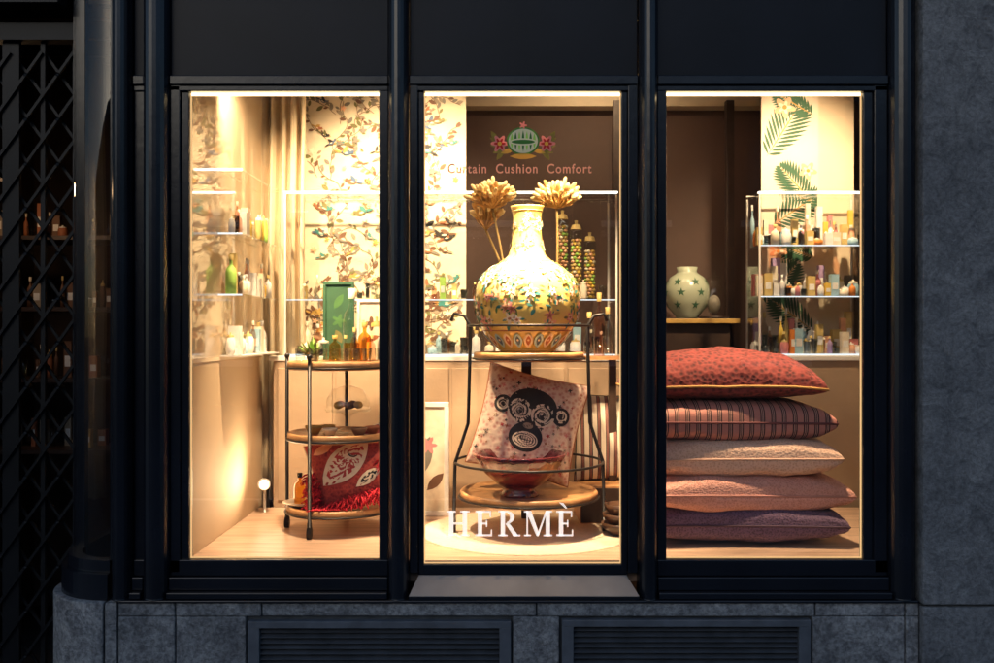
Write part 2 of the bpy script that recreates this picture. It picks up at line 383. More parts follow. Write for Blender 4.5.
# ------------------------------------------------------------------ interior room
rm=empty('shop_interior')
b=B(); b.box(-1.065,1.70,.031,1.0,.76,.83,floorm); b.obj('stage_floor',rm)
b=B(); b.box(-1.30,4,1.0,4.5,-.05,.0,darkw); b.obj('shop_floor',rm)
b=B()
b.box(-1.075,-1.045,.032,1.06,1.505,3.1,tanwall); b.box(-1.075,-1.043,.032,1.06,.831,1.49,tanmat); b.box(-1.075,-1.040,.032,1.06,1.491,1.504,cream); b.box(-1.09,-1.076,.032,1.06,.76,3.1,darkw); b.obj('side_panel',rm)
b=B(); b.box(1.70,1.74,.032,1.3,.76,3.1,beige); b.box(-1.32,-1.28,1.07,2.2,0,3.1,beige); b.obj('end_wall',rm)
b=B(); b.box(-1.3,2.2,2.2,2.3,0,3.1,brown); b.obj('back_wall',rm)
b=B(); b.box(-.35,1.7,2.08,2.19,2.84,3.08,cream); b.box(-1.3,2.2,.04,2.3,3.1,3.15,cream); b.obj('ceiling',rm)
b=B(); b.box(-.98,.56,1.005,1.38,0,1.47,beige); b.box(-1.0,.58,1.0,1.39,1.47,1.492,white)
for i in range(6): b.box(-.96+i*.254,-.72+i*.254,.998,1.0045,.86,1.44,beige)
b.obj('counter',None,bevel=.003)
b=B(); b.box(1.15,1.69,1.06,1.30,0,1.47,beige); b.box(1.14,1.69,1.05,1.31,1.47,1.492,white); b.obj('counter',None,bevel=.003)
def case(x0,x1,y0,y1,z0,z1,shelf,nm):
    b=B(); t=.008
    for x in(x0,x1-t):
        for y in (y0,y1-t): b.box(x,x+t,y,y+t,z0,z1,white)
    b.box(x0,x1,y0-.001,y0+.016,z1,z1+.008,ledw); b.box(x0,x1,y0+.017,y1,z1,z1+.008,clear)
    b.box(x0,x1,y1-t,y1,z1+.0125,z1+.018,white)
    for s in shelf:
        b.box(x0+t,x1-t,y0+.012,y1-.012,s,s+.007,clear); b.box(x0+t,x1-t,y0+.008,y0+.0115,s+.001,s+.006,ledc)
    b.box(x0+t,x1-t,y0+.002,y0+.004,z0,z1,cglass)
    b.box(x0+.001,x0+.003,y0+t,y1-t,z0,z1,cglass); b.box(x1-.003,x1-.001,y0+t,y1-t,z0,z1,cglass)
    b.box(x0+t,x1-t,y0+.02,y0+.03,z0+.001,z0+.008,ledc)
    b.obj(nm)
case(-.936,.53,1.02,1.34,1.4925,2.208,(1.736,),'glass_display_case')
case(1.165,1.66,1.07,1.29,1.4925,2.215,(1.752,1.98),'glass_display_case')
gl=[glassmat('tint_'+k,c,1) for k,c in (('amber',(.9,.6,.2)),('green',(.35,.75,.3)),('rose',(.95,.75,.65)),('clear',(.93,.95,.93)))]
def bottle(b,x,y,z,h,r,m,cap=None,n=12):
    b.lathe([(0,0),(r,0),(r,h*.55),(r*.85,h*.65),(r*.3,h*.75),(r*.3,h*.88),(r*.38,h*.9)],(x,y,z),m,n)
    if cap: b.lathe([(r*.42,h*.86),(r*.45,h),(0,h)],(x,y,z),cap,n)
def tumbler(b,x,y,z,h,r,m): b.lathe([(0,.004),(r*.8,.002),(r,h),(r*.93,h),(r*.75,.01),(0,.01)],(x,y,z),m,14)
def jar(b,x,y,z,h,r,m,cap): b.lathe([(0,0),(r*.8,0),(r,h*.2),(r,h*.65),(r*.7,h*.8)],(x,y,z),m,14); b.lathe([(r*.75,h*.78),(r*.75,h*.86),(r*.15,h*.92),(r*.2,h),(0,h*1.02)],(x,y,z),cap,14)
def goods(b,x0,x1,y0,y1,z,cols,dens,hmax,along='x'):
    x=x0
    while x<x1:
        h=R.uniform(.4,1)*hmax; r=R.uniform(.010,.021); y=R.uniform(y0,y1); c=P[R.choice(cols)]
        X_,Y_=(x,y) if along=='x' else (y,x)
        k=R.random()
        if k<.25: bottle(b,X_,Y_,z,h,r,R.choice([gl[3],gl[2],c,c]),P[R.choice(['white','gold','cream'])])
        elif k<.5: jar(b,X_,Y_,z,h*.7,r*1.2,c,P[R.choice(['white','cream','gold'])])
        elif k<.75: b.box(X_-r,X_+r,Y_-r,Y_+r,z,z+h,c); b.box(X_-r*.7,X_+r*.7,Y_-r-.001,Y_-r-.0003,z+h*.3,z+h*.6,P['white'])
        else: tumbler(b,X_,Y_,z,h*.6,r,gl[3])
        x+=r*2+R.uniform(0,dens)
b=B()
goods(b,-.90,.50,1.08,1.28,1.744,['white','cream','taupe','lime','gold','white','sky'],.03,.13)
goods(b,-.90,.50,1.20,1.30,1.501,['white','cream','sky','white','white','taupe'],.01,.15)
goods(b,-.88,.50,1.06,1.14,1.501,['white','cream','sky','white'],.03,.11)
for j,(x,y) in enumerate(((.30,1.2),(.36,1.17),(.425,1.2))):
    h=.36-.05*j; b.lathe([(.0,.0),(.028,0),(.028,h),(.022,h+.01)],(x,y,1.744),gl[3],16); b.lathe([(.026,h+.01),(.02,h+.03),(.006,h+.035),(.008,h+.05),(0,h+.052)],(x,y,1.744),P['gold'],16)
    z=1.752
    while z<1.744+h-.03:
        for q in range(5):
            a=q*1.26+z*40; b.ell((x+.017*math.cos(a),y+.017*math.sin(a),z+.006),(.010,.010,.008),P[R.choice(['yellow','peach','ochre','lime','cream','peach','gold'])],None,6,4)
        z+=.016
b.obj('shelf_goods')
b=B()
for z in (1.735,1.965): b.box(-1.0445,-.955,.40,1.0,z,z+.006,clear); b.box(-1.0445,-.955,.394,.3995,z,z+.006,ledc)
b.box(-1.0445,-.955,.40,1.0,2.205,2.211,clear); b.box(-1.0445,-.955,.394,.3995,2.203,2.211,ledw); b.box(-1.039,-.955,.40,1.0,1.505,1.511,white)
b.obj('reflection_shelf')  # added shelf standing in for the case's reflection in the side panel
b=B()
wc=['white','lime','yellow','white','cream','cream','white','gold','white','sky']
goods(b,.44,.97,-1.015,-.99,1.742,wc,.004,.16,'y'); goods(b,.44,.97,-1.015,-.99,1.972,wc,.004,.18,'y')
goods(b,.44,.97,-1.015,-.99,1.512,['white','sky','white','cream','white'],.003,.14,'y')
b.obj('shelf_goods')  # goods of the added shelf, modelled in place of mirrored ones
b=B()
bright=['white','orange','sky','pink','cream','peach','white','yellow','white','cream','lilac','white','gold','white']
for z,h in ((1.501,.19),(1.760,.17),(1.988,.18)):
    goods(b,1.18,1.64,1.10,1.13,z,bright,.010,h*.6); goods(b,1.18,1.64,1.16,1.19,z,bright,.004,h*.85); goods(b,1.18,1.64,1.23,1.26,z,bright,.002,h*1.15)
b.obj('shelf_goods')
def flatmap(x0,z0,y): return lambda u,v,l:(x0+u,y-.0006-l,z0+v)
b=B(); WX0,WX1,WZ0,WZ1=-.95,-.15,1.2,3.08
b.box(WX0,WX1,1.45,1.47,WZ0,WZ1,paperm)
mp=flatmap(0,0,1.45); k=0
def lf():
    global k; k+=1; return k*4e-6
for i in range(95):
    x=R.uniform(WX0+.05,WX1-.1); z=R.uniform(WZ0,WZ1-.2); a=R.uniform(.6,2.5)
    pts=[]
    for s in range(12):
        if not(WX0+.02<x<WX1-.02 and z<WZ1-.03): break
        pts.append((x,1.4487,z)); x+=.024*math.cos(a); z+=.024*math.sin(a); a+=R.uniform(-.6,.6)
        if R.random()<.85:
            aa=a+R.choice((-1,1))*R.uniform(.5,1.2); L=R.uniform(.02,.042)
            b.star(mp,min(max(x+L*.6*math.cos(aa),WX0+.03),WX1-.03),z+L*.6*math.sin(aa),leafo(L,L*.24,aa),P[R.choice(['olive','grey','taupe','brown','taupe','brown','grey'])],lf())
    if len(pts)>2: b.tube(pts,.0018,P['brown'],4)
for i in range(150):
    x=R.uniform(WX0+.06,WX1-.06); z=R.uniform(WZ0,WZ1-.06); a=R.uniform(-.6,.6)+(pi if R.random()<.5 else 0); s=R.uniform(.7,1.35)
    c1,c2=R.sample(['grey','rust','blue','ochre','brown','taupe','grey','black','olive','teal','brown'],2)
    ca,sa=math.cos(a),math.sin(a)
    b.star(mp,x-.035*s*ca,z-.035*s*sa,leafo(.045*s,.005*s,a),P[c2],lf())
    b.star(mp,x,z,leafo(.05*s,.013*s,a,8),P[c1],lf())
    b.star(mp,x+.026*s*ca,z+.026*s*sa+.004,circ(.0085*s,12),P[c1],lf())
    b.star(mp,x+.037*s*ca,z+.037*s*sa+.003,leafo(.014*s,.002*s,a),P['ochre'],lf())
    b.star(mp,x-.004*s*ca,z-.002*s,leafo(.024*s,.004*s,a,6),P['cream'],lf())
    b.star(mp,x-.006*s*ca-.008*sa,z+.012*s,leafo(.042*s,.009*s,a+R.choice((-1,1))*R.uniform(.4,1.3)+pi),P[c2],lf())
for i in range(60):
    b.star(mp,R.uniform(WX0+.05,WX1-.05),R.uniform(WZ0,WZ1-.05),flower(R.uniform(.012,.022)),P[R.choice(['cream','peach','ochre','grey','taupe'])],lf())
b.obj('bird_wallpaper_panel')
b=B(); PX0,PX1=1.25,1.52; b.box(PX0,PX1,1.34,1.355,1.2,3.08,M('palm_paper',(.72,.60,.48),.8,var=.06)); b.box(1.521,1.695,1.36,1.38,1.2,3.08,cream)
mp=flatmap(0,0,1.34); k=0
def clampx(x): return min(max(x,PX0+.005),PX1-.005)
mpc=lambda u,v,l:(clampx(u),1.34-.0006-l,v)
def frond(x,z,a,L,col='palm'):
    for s in range(14):
        t=(s+1)/15; px=x+L*t*math.cos(a); pz=z+L*t*math.sin(a)
        ll=L*.42*math.sin(pi*(t*.85+.12))
        for sg in(-1,1):
            aa=a+sg*(.95-.35*t)
            b.star(mpc,px+ll*.5*math.cos(aa),pz+ll*.5*math.sin(aa),leafo(ll,.0065,aa,6),P[col],lf())
    b.star(mpc,x+L/2*math.cos(a),z+L/2*math.sin(a),leafo(L,.003,a),P['ochre'],lf())
for f in ((1.27,2.42,1.0,.32),(1.30,2.10,.6,.28),(1.5,2.2,2.3,.25),(1.26,1.72,.9,.26),(1.5,1.6,2.5,.26),(1.27,1.45,.5,.26),(1.5,2.62,2.6,.22),(1.28,1.25,.9,.2),(1.3,2.75,.6,.25),(1.5,1.95,2.8,.2)): frond(*f)
for x,z,r in ((1.36,2.66,.055),(1.47,2.36,.045),(1.33,1.98,.045),(1.44,1.80,.05),(1.35,2.88,.05)):
    b.star(mpc,x,z,flower(r,5,40,.25,1),P['peach'],lf()); b.star(mpc,x,z,flower(r*.6,5,30,.3),P['cream'],lf()); b.star(mpc,x,z,circ(r*.2),P['orange'],lf())
b.obj('palm_wallpaper_panel')
b=B(); vs=[];fs=[]; n=60
for i in range(n+1):
    x=-1.16+.28*i/n; 
    for j in range(12):
        z=.835+2.26*j/11
        vs.append((x+.004*math.sin(j*.9),1.20+.032*math.sin(i*.62+.15*math.sin(j*.5))+.01*math.sin(i*1.7+j*.1),z))
for i in range(n):
    for j in range(11): a=i*12+j; fs.append((a,a+1,a+13,a+12))
b.add(vs,fs,curtm,True)
b.tube([(-1.2,1.2,3.09),(-.86,1.2,3.09)],.01,black)
o=b.obj('curtain'); sm=o.modifiers.new('s','SOLIDIFY'); sm.thickness=.003
# ------------------------------------------------------------------ serving stands
def tray(b,c,r,z,rail=None,th=.026):
    b.lathe([(0,-th),(r*.97,-th),(r,-th*.6),(r,0),(r*.985,.006),(r*.96,.006),(r*.95,0),(0,0)],(c[0],c[1],z),wood,56)
    b.ring((c[0],c[1],z-th*.7),r+.004,.004,black,56)
    if rail:
        b.ring((c[0],c[1],z+rail),r+.02,.005,black,56)
def leg(b,p0,p1,r=.007): b.tube([p0,p1],r,black,8)
def castor(b,x,y,z=.83):
    b.tube([(x-.008,y,z+.022),(x+.008,y,z+.022)],.022,black,16); b.tube([(x,y,z+.03),(x,y,z+.06)],.009,black)
b=B(); c=(-.62,.55)
tray(b,c,.195,1.479); tray(b,c,.195,1.205); tray(b,c,.20,.925)
for a in (pi*.97,-pi*.62,-.1,pi*.5):
    x=c[0]+.205*math.cos(a); y=c[1]+.205*math.sin(a)
    leg(b,(x,y,.87),(x,y,1.50)); castor(b,x,y); b.ell((x,y,1.505),(.011,.011,.011),black)
b.obj('tiered_serving_trolley')
b=B(); c=(.122,.5)
tray(b,c,.212,1.515,.108); tray(b,c,.265,.985,.115)
for a in (pi*1.05,-.05,pi*.5):
    dx,dy=math.cos(a),math.sin(a)
    b.tube([(c[0]+.29*dx,c[1]+.27*dy,.86),(c[0]+.285*dx,c[1]+.28*dy,1.1),(c[0]+.235*dx,c[1]+.235*dy,1.25),(c[0]+.225*dx,c[1]+.235*dy,1.62),(c[0]+.25*dx,c[1]+.25*dy,1.66),(c[0]+.29*dx,c[1]+.28*dy,1.668),(c[0]+.30*dx,c[1]+.28*dy,1.64)],.007,black,8)
    castor(b,c[0]+.29*dx,c[1]+.27*dy)
b.obj('tiered_serving_trolley')
# ------------------------------------------------------------------ large vase
prof=[(0,0),(.1,0),(.105,.008),(.122,.025),(.162,.07),(.19,.12),(.201,.175),(.202,.215),(.194,.26),(.172,.30),(.137,.33),(.097,.352),(.072,.375),(.061,.41),(.056,.46),(.055,.51),(.058,.545),(.064,.558),(.066,.564),(.056,.566),(.05,.53),(.05,.42)]
vy=M('vase_yellow_glaze',(.82,.60,.17),.12,var=.1,scale=10,coat=.6)
VC=(.116,.5,1.518)
def prad(prof,z):
    for (r0,z0),(r1,z1) in zip(prof,prof[1:]):
        if z0<=z<=z1: return r0+(r1-r0)*(z-z0)/max(1e-6,z1-z0)
    return prof[-1][0]
b=B(); b.lathe(prof,VC,vy,64)
for z in(.012,.545,.35,.085): b.ring((VC[0],VC[1],VC[2]+z),prad(prof,z)+.001,.0022,P['gold' if z!=.085 else 'rust'],48)
def vmap(u,v,l):
    v=max(.01,min(.54,v)); r=prad(prof,v)+.0018+l; return (VC[0]+r*math.cos(u),VC[1]+r*math.sin(u),VC[2]+v)
def von(shape,u,v,m,l):
    r=max(.05,prad(prof,max(.01,min(.54,v)))); b.star(vmap,u,v,[(dx/r,dy) for dx,dy in shape],m,l,3)
k=0
for i in range(200):
    u=R.uniform(0,2*pi); v=R.choice([R.uniform(.1,.34),R.uniform(.1,.34),R.uniform(.1,.34),R.uniform(.38,.53)]); s=.95 if v<.35 else .5
    for q in range(4):
        a=q*1.57+R.uniform(-.4,.4); L=R.uniform(.014,.034)*s
        von(leafo(L,L*.2,a),u+math.cos(a)*L*1.0/max(.05,prad(prof,v)),v+math.sin(a)*L*1.0,P[R.choice(['olive','teal','green','ochre','olive','teal'])],lf())
    if i%5<3:
        r=R.uniform(.016,.032)*s; c=R.choice(['peach','cream','pink','white','sky','pink'])
        von(flower(r,5,25,.3,i),u,v,P[c],lf()); von(flower(r*.55,5,20,.3,i),u,v,P[R.choice(['cream','rust','peach'])],lf()); von(circ(r*.25,8),u,v,P['rust'],lf())
for i in range(24):
    u=2*pi*i/24
    von(leafo(.055,.017,pi/2,8),u,.048,P['sky' if i%2 else 'cream'],lf()); von(leafo(.036,.009,pi/2,8),u,.048,P['blue' if i%2 else 'rust'],lf()); von(circ(.004,8),u,.05,P['cream'],lf())
b.obj('floral_vase')
pet=M('dried_petal',(.86,.68,.36),.7,var=.2,scale=30); pet2=M('dried_petal_dark',(.62,.38,.13),.75,var=.25,scale=30); stemm=M('dried_stem',(.30,.2,.07),.8)
def banksia(b,top,base,spread,N=60):
    p0=Vector(base); p1=Vector(top); 
    pts=[p0.lerp(p1,t)+Vector((.02*math.sin(t*3),0,0)) for t in [i/8 for i in range(9)]]
    b.tube(pts,.005,stemm); e=pts[-1]
    for i in range(N):
        t=(i+.5)/N; th=math.acos(1-t*(1-math.cos(spread))); a=i*2.39996
        d=Vector((math.sin(th)*math.cos(a),math.sin(th)*math.sin(a),math.cos(th)))
        L=R.uniform(.075,.108); tip=e+d*L+Vector((0,0,.018*math.sin(th)))
        b.tube([e,e+d*L*.5,tip],[.002,.0035,.005],pet2,5)
        Q=d.to_track_quat('Z','Y').to_matrix().to_4x4()
        b.ell(tip,(.0095,.0095,.021*R.uniform(.8,1.2)),R.choice((pet,pet,pet,pet2)),Q,8,6)
        if i%2==0:
            b.ell(e+d*L*.62,(.007,.007,.016),pet2,Q,6,5)
b=B(); 
banksia(b,(-.022,.78,2.11),(.05,.66,1.52),1.3,74); banksia(b,(.245,.78,2.11),(.2,.68,1.52),1.35,74)
banksia(b,(-.05,.86,2.03),(.12,.7,1.52),.9,30)
for dx in(-.09,.03,.1): b.tube([(.1,.7,1.5),(.1+dx,.76,1.9)],.003,stemm,5)
b.obj('dried_flowers')
b=B(); b.lathe([(0,0),(.05,0),(.06,.1),(.05,.16),(.052,.17)],(.12,.72,1.5),gl[3],20); b.box(.0,.24,.70,.80,1.48,1.4995,darkw); b.box(.1,.14,.72,.76,.83,1.48,darkw); b.obj('flower_pedestal')
# ------------------------------------------------------------------ cushions
def cushfn(W,H,T,ex=.34,pin=.07,seed=0):
    def f(u,v,side=1,lift=0):
        x=W/2*u*(1-pin*(1-v*v)*abs(u)**3); z=H/2*v*(1-pin*(1-u*u)*abs(v)**3)
        t=T/2*(max(0,1-u*u)*max(0,1-v*v))**ex
        t+=min(1,t/(T*.2))*T*.02*(math.sin(u*7+seed)*math.sin(v*6+seed*2)+.6*math.sin(u*13+v*9+seed)+.5*math.sin(u*31+v*5+seed)*abs(u)+.35*math.sin(u*23-v*17+seed)*abs(v))
        return Vector((x,-side*(t+lift),z))
    return f
def cushion(b,f,X,m,mb=None,pipe=None,pr=.005,n=40):
    for side,mm in((1,m),(-1,mb or m)):
        vs=[];fs=[]
        for i in range(n+1):
            for j in range(n+1):
                u=math.sin(pi/2*(-1+2*i/n)); v=math.sin(pi/2*(-1+2*j/n)); vs.append(f(u,v,side))
        for i in range(n):
            for j in range(n): a=i*(n+1)+j; fs.append((a,a+1,a+n+2,a+n+1))
        b.add(vs,fs,mm,True,X)
    if pipe:
        pts=[]
        q=12
        for i in range(q): pts.append(f(-1+2*i/q,-1))
        for i in range(q): pts.append(f(1,-1+2*i/q))
        for i in range(q): pts.append(f(1-2*i/q,1))
        for i in range(q): pts.append(f(-1,1-2*i/q))
        b.tube(pts,pr,pipe,6,True,X)
redf=woven('quilted_red',(.07,.012,.012),(.24,.040,.034),60,.8)
strf=stripes('striped_fabric',(.50,.21,.17),(.05,.012,.016),(.58,.34,.27),26)
crf=woven('cream_fabric',(.62,.38,.28),(.80,.55,.42),130)
pkf=woven('pink_fabric',(.54,.24,.19),(.72,.38,.31),150)
ppf=woven('purple_fabric',(.06,.034,.065),(.155,.095,.16),140)
flat=Matrix.Rotation(math.radians(-90),4,'X')
stack=[(.905,.900,.70,.158,ppf,M('pipe_a',(.08,.045,.07),.8),.908,-1.0),
       (.905,.40,.725,.170,pkf,M('pipe_b',(.5,.25,.21),.8),1.015,1.5),
       (.875,.40,.715,.170,crf,M('pipe_c',(.65,.43,.33),.8),1.145,-1.2),
       (.855,.40,.70,.168,strf,M('pipe_d',(.16,.05,.05),.8),1.275,1.0),
       (.825,.41,.71,.265,redf,M('pipe_e',(.50,.27,.08),.8),1.405,-1.5)]
for i,(x,y,Wd,T,m,pm,z,rz) in enumerate(stack):
    b=B(); f=cushfn(Wd,.46,T,.25 if i<4 else .32,.06,i*1.7)
    if i==4:
        g=f
        def f(u,v,side=1,lift=0,g=g):
            p=g(u,v,side,lift)
            if side<0: p.y*=.42
            else: p.y+=.003*max(0,1-u*u)*(abs(math.sin(u*26))**.5+abs(math.sin(v*17))**.5-2)*-1
            p.y+=.014*abs(u)**4
            return p
    X=Matrix.Translation((x,.43,z))@Matrix.Rotation(math.radians(rz*2),4,'Z')@Matrix.Rotation(math.radians([0,.8,-.6,.5,-.5][i]),4,'Y')@flat
    cushion(b,f,X,m,None,pm,.0045 if i<4 else .0055,n=40 if i<4 else 90)
    b.obj('throw_cushion')
b=B(); f=cushfn(.41,.41,.15,.36,.07,3)
mc=woven('monkey_ground',(.55,.26,.22),(.76,.60,.49),60)
X=Matrix.Translation((.125,.60,1.235))@Matrix.Rotation(math.radians(-14),4,'X')@Matrix.Rotation(math.radians(14),4,'Y')
cushion(b,f,X,mc,redf,P['rust'],.004)
def cmap(u,v,l): return X@f(u/.205,v/.205,1,.0022+l)
k=0
for i in range(170):
    u=R.uniform(-.185,.185); v=R.uniform(-.185,.185)
    b.star(cmap,u,v,flower(R.uniform(.005,.011),R.choice((4,5)),16,.35,i),P[R.choice(['rust','pink','red','cream','grey','black'])],lf(),1)
def cs(x,z,o,m,rg=4):
    b.star(cmap,x,z,o,P[m],lf(),rg)
k=240
for sx in(-1,1):
    cs(.0+sx*.118,.045,circ(.036,24),'black'); cs(sx*.118,.045,circ(.025,24),'cream'); cs(sx*.118,.045,circ(.013,24),'black')
cs(0,.055,circ(.098,36,.078),'black',6)
cs(0,-.065,circ(.066,30,.058),'black',5)
for sx in(-1,1):
    cs(sx*.047,.032,circ(.047,28),'cream'); cs(sx*.047,.032,circ(.038,28),'black'); cs(sx*.047,.032,circ(.029,28),'cream'); cs(sx*.044,.030,circ(.017,20),'black'); cs(sx*.044-.005,.036,circ(.005,10),'white',1)
for q in range(7): cs(-.03+q*.01,.122-abs(q-3)*.004,leafo(.04,.004,pi/2+(3-q)*.18),'black',1)
cs(0,-.02,circ(.02,16,.012),'taupe',2)
cs(0,-.075,circ(.050,30,.032),'cream',4); cs(0,-.075,circ(.045,30,.027),'black',4); cs(0,-.075,circ(.041,30,.022),'cream',4)
for q in range(7): cs(-.03+q*.01,-.075,leafo(.040,.0016,pi/2),'black',2)
cs(0,-.075,leafo(.08,.0022,0),'black',3)
b.obj('monkey_cushion')
b=B(); f=cushfn(.30,.27,.12,.36,.06,5)
X=Matrix.Translation((-.565,.50,1.075))@Matrix.Rotation(math.radians(-22),4,'X')@Matrix.Rotation(math.radians(-18),4,'Y')
cushion(b,f,X,woven('red_velvet',(.24,.02,.02),(.38,.05,.04),90),redf,P['cream'],.005)
def cmap(u,v,l): return X@f(u/.15,v/.135,1,.002+l)
k=0
cs(-.01,.01,leafo(.24,.062,.5,12),'cream',5); cs(-.01,.01,leafo(.20,.046,.5,12),'red',5)
cs(.03,.04,circ(.032,24),'cream'); cs(.03,.04,circ(.022,24),'black'); cs(.03,.04,circ(.011,24),'cream',2)
for q in range(5): cs(-.09+q*.022,-.03+q*.014,leafo(.055,.006,2.0),'cream',2)
cs(.06,-.07,leafo(.12,.022,.4),'cream',3); cs(.06,-.07,leafo(.09,.013,.4),'black',3); cs(-.08,.09,leafo(.09,.02,.2),'peach',3)
redy=M('red_fringe',(.50,.015,.03),.9,var=.4,scale=60)
for i in range(900):
    t=R.uniform(-1,1); w=R.random()
    if w<.5: p=X@f(t,-1)
    elif w<.85: p=X@f(-1,t)
    else: p=X@f(1,t)
    if w>=.5 and t>.1: continue
    p=p+Vector((R.uniform(-.025,.02),R.uniform(-.06,.01),R.uniform(-.01,.025)))
    d=Vector((R.uniform(-.6,.6)-(0.5 if .5<=w<.85 else 0),R.uniform(-.9,.1),-.5)).normalized()*R.uniform(.02,.05)
    q=[p,p+d*.5+Vector((0,0,.004)),p+d]
    q=[Vector((a.x,a.y,max(a.z,.936))) for a in q]
    b.tube(q,[.0035,.0035,.002],redy,5)
b.obj('fringed_cushion')
b=B(); f=cushfn(.36,.36,.13,.36,.06,6)
X=Matrix.Translation((.50,.80,1.16))@Matrix.Rotation(math.radians(-10),4,'X')
cushion(b,f,X,stripes('bw_stripe',(.75,.66,.52),(.03,.02,.02),(.5,.2,.15),30),None,P['black'],.004)
b.obj('throw_cushion')
b=B(); b.box(.33,.66,.62,.92,.832,.985,wood); b.box(.335,.655,.615,.6195,.84,.977,darkw); b.obj('wooden_crate',None,bevel=.004)
# ------------------------------------------------------------------ bowls
rg=M('red_glass',(.22,.03,.035),.06,var=.3,scale=20,trans=.35,coat=1)
b=B(); b.lathe([(0,.0),(.07,0),(.075,.006),(.06,.02),(.055,.03),(.09,.05),(.135,.09),(.165,.14),(.175,.158),(.17,.16),(.155,.14),(.12,.095),(.07,.06),(0,.052)],(.085,.40,.985),rg,72,rf=lambda a,z:1+.02*math.cos(a*18)*(z/.16))
b.obj('glass_bowl')
bw=M('turned_bowl',(.07,.035,.02),.3,var=.3,scale=15)
b=B()
for i in range(3): b.lathe([(0,0),(.04,0),(.075-.006*i,.035),(.078-.006*i,.05),(.07-.006*i,.05),(.03,.012),(0,.01)],(.47,.42,.831+.035*i),bw,32)
b.obj('stacked_bowls')
# ------------------------------------------------------------------ star vase etc
b=B(); pr=[(0,0),(.055,0),(.06,.01),(.1,.06),(.118,.12),(.115,.17),(.09,.215),(.06,.235),(.05,.245),(.056,.27),(.05,.27),(.044,.24)]
b.lathe(pr,(1.0,1.85,1.668),M('celadon',(.42,.47,.36),.2,var=.1,coat=.5),40)
def vm2(u,v,l):
    v=max(.005,min(.23,v)); r=prad(pr,v)+.002+l; return(1.0+r*math.cos(u),1.85+r*math.sin(u),1.668+v)
k=0
for i in range(14):
    for v in(.07,.135,.19):
        r=.11; u=2*pi*(i+.5*(v==.135))/14; st=[((.024 if q%2==0 else .009)*math.cos(q*pi/5+1.57)/r,(.024 if q%2==0 else .009)*math.sin(q*pi/5+1.57)) for q in range(10)]
        if (i+int(v*100))%2==0: b.star(vm2,u,v,st,P['palm'],lf(),2)
b.obj('star_vase')
b=B(); b.lathe([(0,0),(.075,0),(.078,.01),(0,.012)],(1.13,1.8,1.668),darkw,30); b.lathe([(.07,.012),(.07,.15),(.06,.19),(.035,.215),(.01,.225),(.012,.245),(0,.25)],(1.13,1.8,1.668),clear,30)
b.ell((1.13,1.8,1.74),(.035,.035,.05),P['grey']); b.obj('glass_cloche')
b=B(); b.box(.80,1.24,1.7,2.19,1.64,1.667,darkw); b.box(.80,1.24,1.695,1.699,1.642,1.665,P['ochre']); b.box(.84,1.20,1.74,2.18,0,1.64,darkw); b.obj('console_cabinet',None,bevel=.003)
b=B(); b.box(1.22,1.26,1.9,1.95,0,2.83,darkw); b.box(.62,.66,1.9,1.95,0,2.83,darkw); b.obj('timber_post')
# ------------------------------------------------------------------ left trolley items
b=B(); z=1.486
bottle(b,-.56,.5,z,.28,.033,gl[3],P['cream'],20); b.lathe([(.0,.002),(.03,.002),(.03,.07),(0,.07)],(-.56,.5,z),gl[0],20)
bottle(b,-.505,.46,z,.15,.026,gl[0],P['ochre'],16); bottle(b,-.62,.47,z,.10,.022,gl[0],P['ochre'],16)
jar(b,-.66,.45,z,.09,.028,gl[3],P['cream']); jar(b,-.47,.55,z,.17,.03,gl[3],P['ochre'])
for i in range(8): tumbler(b,-.74+i*.042,.41+.03*(i%2),z,.05,.02,gl[3])
for i in range(5): bottle(b,-.60+i*.035,.60,z,.10+.03*(i%3),.014,[gl[3],gl[0],P['cream'],gl[2],P['white']][i],P['gold'],12)
b.obj('glass_bottles')
b=B()
for i in range(110):
    a=R.uniform(0,2*pi); t=R.uniform(.2,1.3); p=Vector((-.71,.5,z+.012)); L=R.uniform(.04,.09)
    d=Vector((math.cos(a)*math.sin(t),math.sin(a)*math.sin(t),math.cos(t)))*L
    s=d.cross(Vector((0,0,1))).normalized()*.009
    b.add([p,p+d*.5+s,p+d,p+d*.5-s],[(0,1,2,3)],P[R.choice(['green','lime','olive'])],True)
b.lathe([(0,0),(.02,0),(.027,.03),(.024,.03),(0,.02)],(-.71,.5,z-.001),P['white'],16)
b.obj('potted_plant')
def frame(name,x0,x1,y,z0,z1,mf,mi,art,t=.012):
    b=B(); b.box(x0,x1,y,y+.015,z0,z0+t,mf); b.box(x0,x1,y,y+.015,z1-t,z1,mf); b.box(x0,x0+t,y,y+.015,z0+t,z1-t,mf); b.box(x1-t,x1,y,y+.015,z0+t,z1-t,mf)
    b.box(x0+t,x1-t,y+.006,y+.01,z0+t,z1-t,mi)
    global k; k=0
    for (u,v,o,m) in art: b.star(lambda p,q,l:(p,y+.0055-l,q),x0+(x1-x0)*u,z0+(z1-z0)*v,o,P[m],lf())
    b.box((x0+x1)/2-.01,(x0+x1)/2+.01,y+.016,y+.07,z0,z0+.008,mf)
    return b.obj(name,None,bevel=.0015)
frame('green_picture_frame',-.70,-.575,.66,1.486,1.80,P['palm'],P['palm'],[(.5,.5,flower(.03,5),'green'),(.5,.75,leafo(.07,.015,1),'green'),(.5,.3,leafo(.06,.015,2),'olive')])
frame('picture_frame',-.565,-.45,.67,1.486,1.73,P['white'],P['cream'],[(.5,.6,flower(.03,4),'brown'),(.5,.35,leafo(.07,.012,.3),'rust')])
frame('picture_frame',-.43,-.20,.80,.831,1.305,P['white'],P['cream'],[(.5,.5,leafo(.2,.04,1.2,8),'grey'),(.62,.62,flower(.04,6),'pink'),(.75,.3,leafo(.1,.02,.8),'brown')],.02)
b=B(); z=1.212
